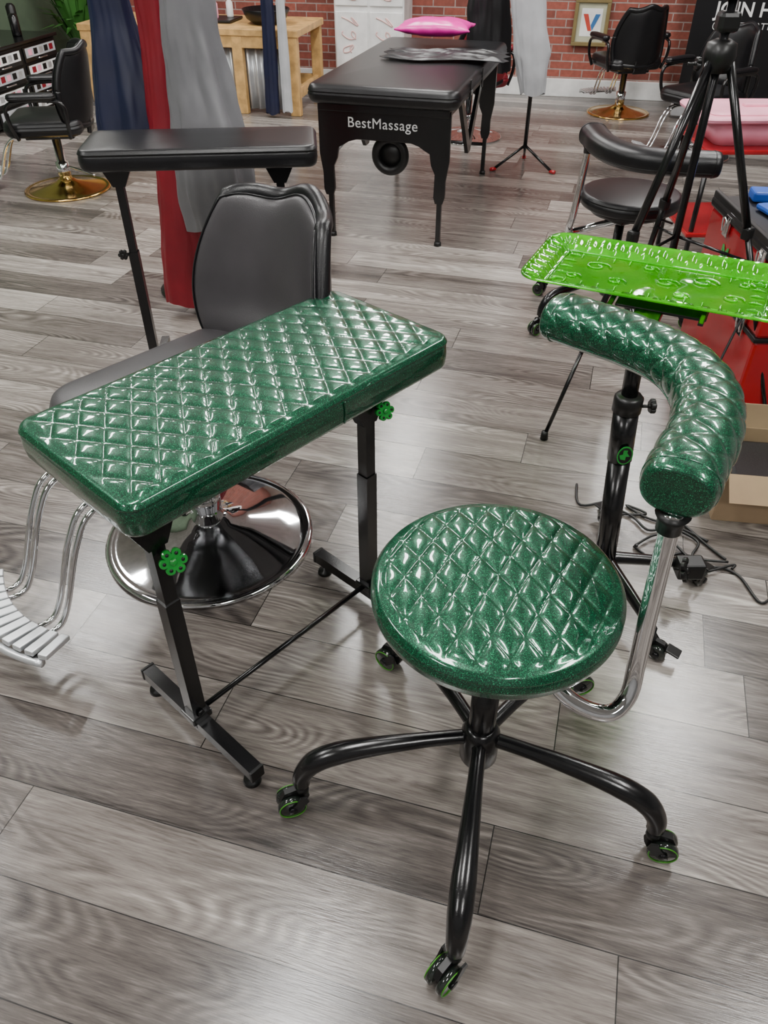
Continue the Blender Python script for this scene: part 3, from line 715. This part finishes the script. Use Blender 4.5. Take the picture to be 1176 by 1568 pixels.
# ------------------------------------------------------------------ room furniture far away
WB=G('wooden_workbench',R(-3.0,6.95,0),RZ)
box('bench_top',(0,0,.575),(1.85,.75,.05),M_wood,WB,.006)
box('bench_front_rail',(0,-.35,.51),(1.75,.035,.08),M_wood,WB,.004)
for x in (-.87,-.2,.42,.87):
    for y in (-.34,.32): box('bench_leg',(x,y,.275),(.085,.06,.55),M_wood,WB,.005)
box('bench_stretcher',(0,.32,.15),(1.75,.035,.08),M_wood,WB,.004)
box('bench_stretcher_side',(.87,0,.15),(.035,.62,.08),M_wood,WB,.004)
v=[];f=[];n=240
for i in range(n+1):
    x=-.85+1.7*i/n; y=-.30+.014*math.sin(i*pi/5)
    v+=[(x,y,.03),(x,y,.5)]
for i in range(n): f.append((2*i,2*i+2,2*i+3,2*i+1))
o=mk('corrugated_panel',v,f,M_metal,WB); o.modifiers.new('s','SOLIDIFY').thickness=.003
cape('blue_cape',WB,[(.73,-.43,.95,.02),(.72,-.43,.8,.05),(.70,-.43,.03,.06)],5,M_ncape,3,.5)
cape('white_cape',WB,[(.83,-.45,.95,.02),(.83,-.45,.8,.035),(.83,-.45,.05,.04)],4,M_lcape,6,.5)
ORG=G('desk_organizer',R(-2.95,6.95,.6005),RZ)
box('organizer_tray',(0,0,.012),(.5,.3,.02),M_plast,ORG,.006)
for i in range(5):
    lathe('product_bottle',[(.001,0),(.025,0),(.027,.01),(.027,.10),(.012,.12),(.012,.14),(.001,.14)],[M_white,M_plast,M_blue,M_pink,M_white][i],ORG,(-.18+.09*i,.05*(-1)**i,.0225),18)
HP=G('black_washing_bowl',R(-2.42,6.88,.6005),RZ)
lathe('bowl',[(.001,0),(.10,.0),(.16,.04),(.19,.10),(.185,.105),(.15,.05),(.09,.012),(.001,.012)],M_vin,HP,(0,0,0),36)
DC=G('drawer_cabinet',R(-4.42,5.85,0),RZ)
box('cabinet_body',(0,0,.265),(.52,1.5,.49),M_plast,DC,.01)
box('cabinet_top',(0,0,.52),(.56,1.54,.025),M_blk,DC,.006)
for i in range(3):
    for j in range(4):
        y=-.5+.5*i; z=.08+.118*j
        box('drawer_front',(.264,y,z),(.012,.46,.105),M_blk,DC,.004)
        box('drawer_label',(.272,y,z+.012),(.003,.42,.066),[M_white,M_lcape][(i+j)%2],DC,.001)
        for q in range(5): box('label_photo',(.2745,y-.15+.075*q,z+.014),(.002,.05,.040),[M_pink,M_plast,M_metal,M_plast,M_rcape][(q+i+j)%5],DC,.0)
        tube('drawer_pull',[(.272,y-.06,z-.036),(.288,y-.05,z-.036),(.288,y+.05,z-.036),(.272,y+.06,z-.036)],.004,M_chrome,DC,8,3)
MC=G('barber_supplies',R(-4.4,5.9,.533),RZ)
for i in range(9):
    h=.08+.05*((i*7)%3); lathe('supply_jar',[(.001,0),(.035,0),(.037,.01),(.037,h),(.02,h+.02),(.001,h+.02)],[M_plast,M_vin,M_white,M_blk][i%4],MC,(.08*math.sin(i*2),-.6+.15*i,0),18)
PL=G('potted_plant',R(-4.34,7.30,0),RZ)
lathe('plant_pot',[(.001,0),(.12,0),(.16,.26),(.165,.28),(.15,.28),(.14,.25),(.001,.24)],M_white,PL,(0,0,0),32)
random.seed(8); v=[];f=[]
for i in range(110):
    a=random.uniform(0,2*pi); r=random.uniform(.22,.38); hz=random.uniform(.55,1.35); b0=Vector((0,0,.25))
    tip=Vector((math.cos(a)*r*.9,math.sin(a)*r*.9,hz*.75)); sd=Vector((-math.sin(a),math.cos(a),0))*.028
    k=len(v); q=b0.lerp(tip,.6)+Vector((0,0,.12))
    v+=[b0-sd*.2,b0+sd*.2,q+sd,q-sd,tip]; f+=[(k,k+1,k+2,k+3),(k+3,k+2,k+4)]
mk('leaves',v,f,M_leaf,PL,False)
LK=G('white_locker',R(-1.70,7.58,0),RZ)
M_lpink=mat('pale_pink_paint',(.78,.50,.48),.5)
box('locker_body',(0,0,.95),(.60,.38,1.88),M_white,LK,.01)
for x in (-.148,.148):
    for z in (.42,.90,1.4):
        box('door_panel',(x,-.196,z),(.28,.012,.44),M_white,LK,.006)
        for q in range(4):
            L=[(x+.09*math.sin(t*.9+q+z*5)*math.cos(t*.3),-.2045,z-.15+.1*q+.03*math.cos(t*1.3)) for t in range(8)]
            tube('painted_scroll',L,.005,M_lpink,LK,6,4)
    lathe('door_pull',[(.001,0),(.012,0),(.012,.02),(.001,.02)],M_chrome,LK,(x*.2,-.205,.9),14,(90,0,0))
PF=G('picture_frame',R(.12,YB-.03,.565),RZ)
gold=mat('frame_gold_wood',(.20,.15,.06),.4); cream=mat('picture_mat_board',(.42,.42,.30),.7); pr=mat('print_red',(.5,.05,.03),.6); pb=mat('print_blue',(.03,.14,.35),.6)
for c,s in (((0,0,.155),(.29,.03,.03)),((0,0,-.155),(.29,.03,.03)),((-.13,0,0),(.03,.03,.28)),((.13,0,0),(.03,.03,.28))): box('frame_rail',c,s,gold,PF,.004)
box('picture_board',(0,.008,0),(.24,.008,.29),cream,PF,0)
box('picture_inner',(0,.003,0),(.17,.003,.20),M_white,PF,0)
plate('print_left',[(-.07,.06),(-.03,.06),(.01,-.06),(-.02,-.06)],.002,pr,PF,(0,.0,0))
plate('print_right',[(.07,.06),(.03,.06),(-.0,-.02),(.015,-.06)],.002,pb,PF,(0,-.001,0))
BN=G('banner_sign',(2.78,6.78,0),-14)
box('banner_panel',(0,0,.92),(.90,.012,1.55),M_vin,BN,.003)
box('banner_foot',(0,0,.06),(.94,.16,.08),M_metal,BN,.01)
tube('banner_pole',[(0,.03,.06),(0,.03,1.7)],.01,M_metal,BN,10,1)
text('banner_heading','JOIN HIM',.13,M_white,BN,(-.30,-.009,.70),(90,0,0),align='LEFT',bold=.002)
text('banner_subheading','@SHINTZTATTOO',.06,M_white,BN,(-.30,-.009,.62),(90,0,0),align='LEFT')
# world, camera
W=D.worlds.new('w'); C.scene.world=W; W.use_nodes=True
W.node_tree.nodes['Background'].inputs[0].default_value=(.6,.6,.6,1); W.node_tree.nodes['Background'].inputs[1].default_value=.1
cam=D.cameras.new('camera'); co=D.objects.new('camera',cam); link(co)
cam.sensor_fit='VERTICAL'; cam.sensor_height=24; cam.lens=24*1178/1568; cam.clip_start=.05
co.location=(0,0,1.5); co.rotation_euler=(math.radians(50.5),0,0)
C.scene.camera=co
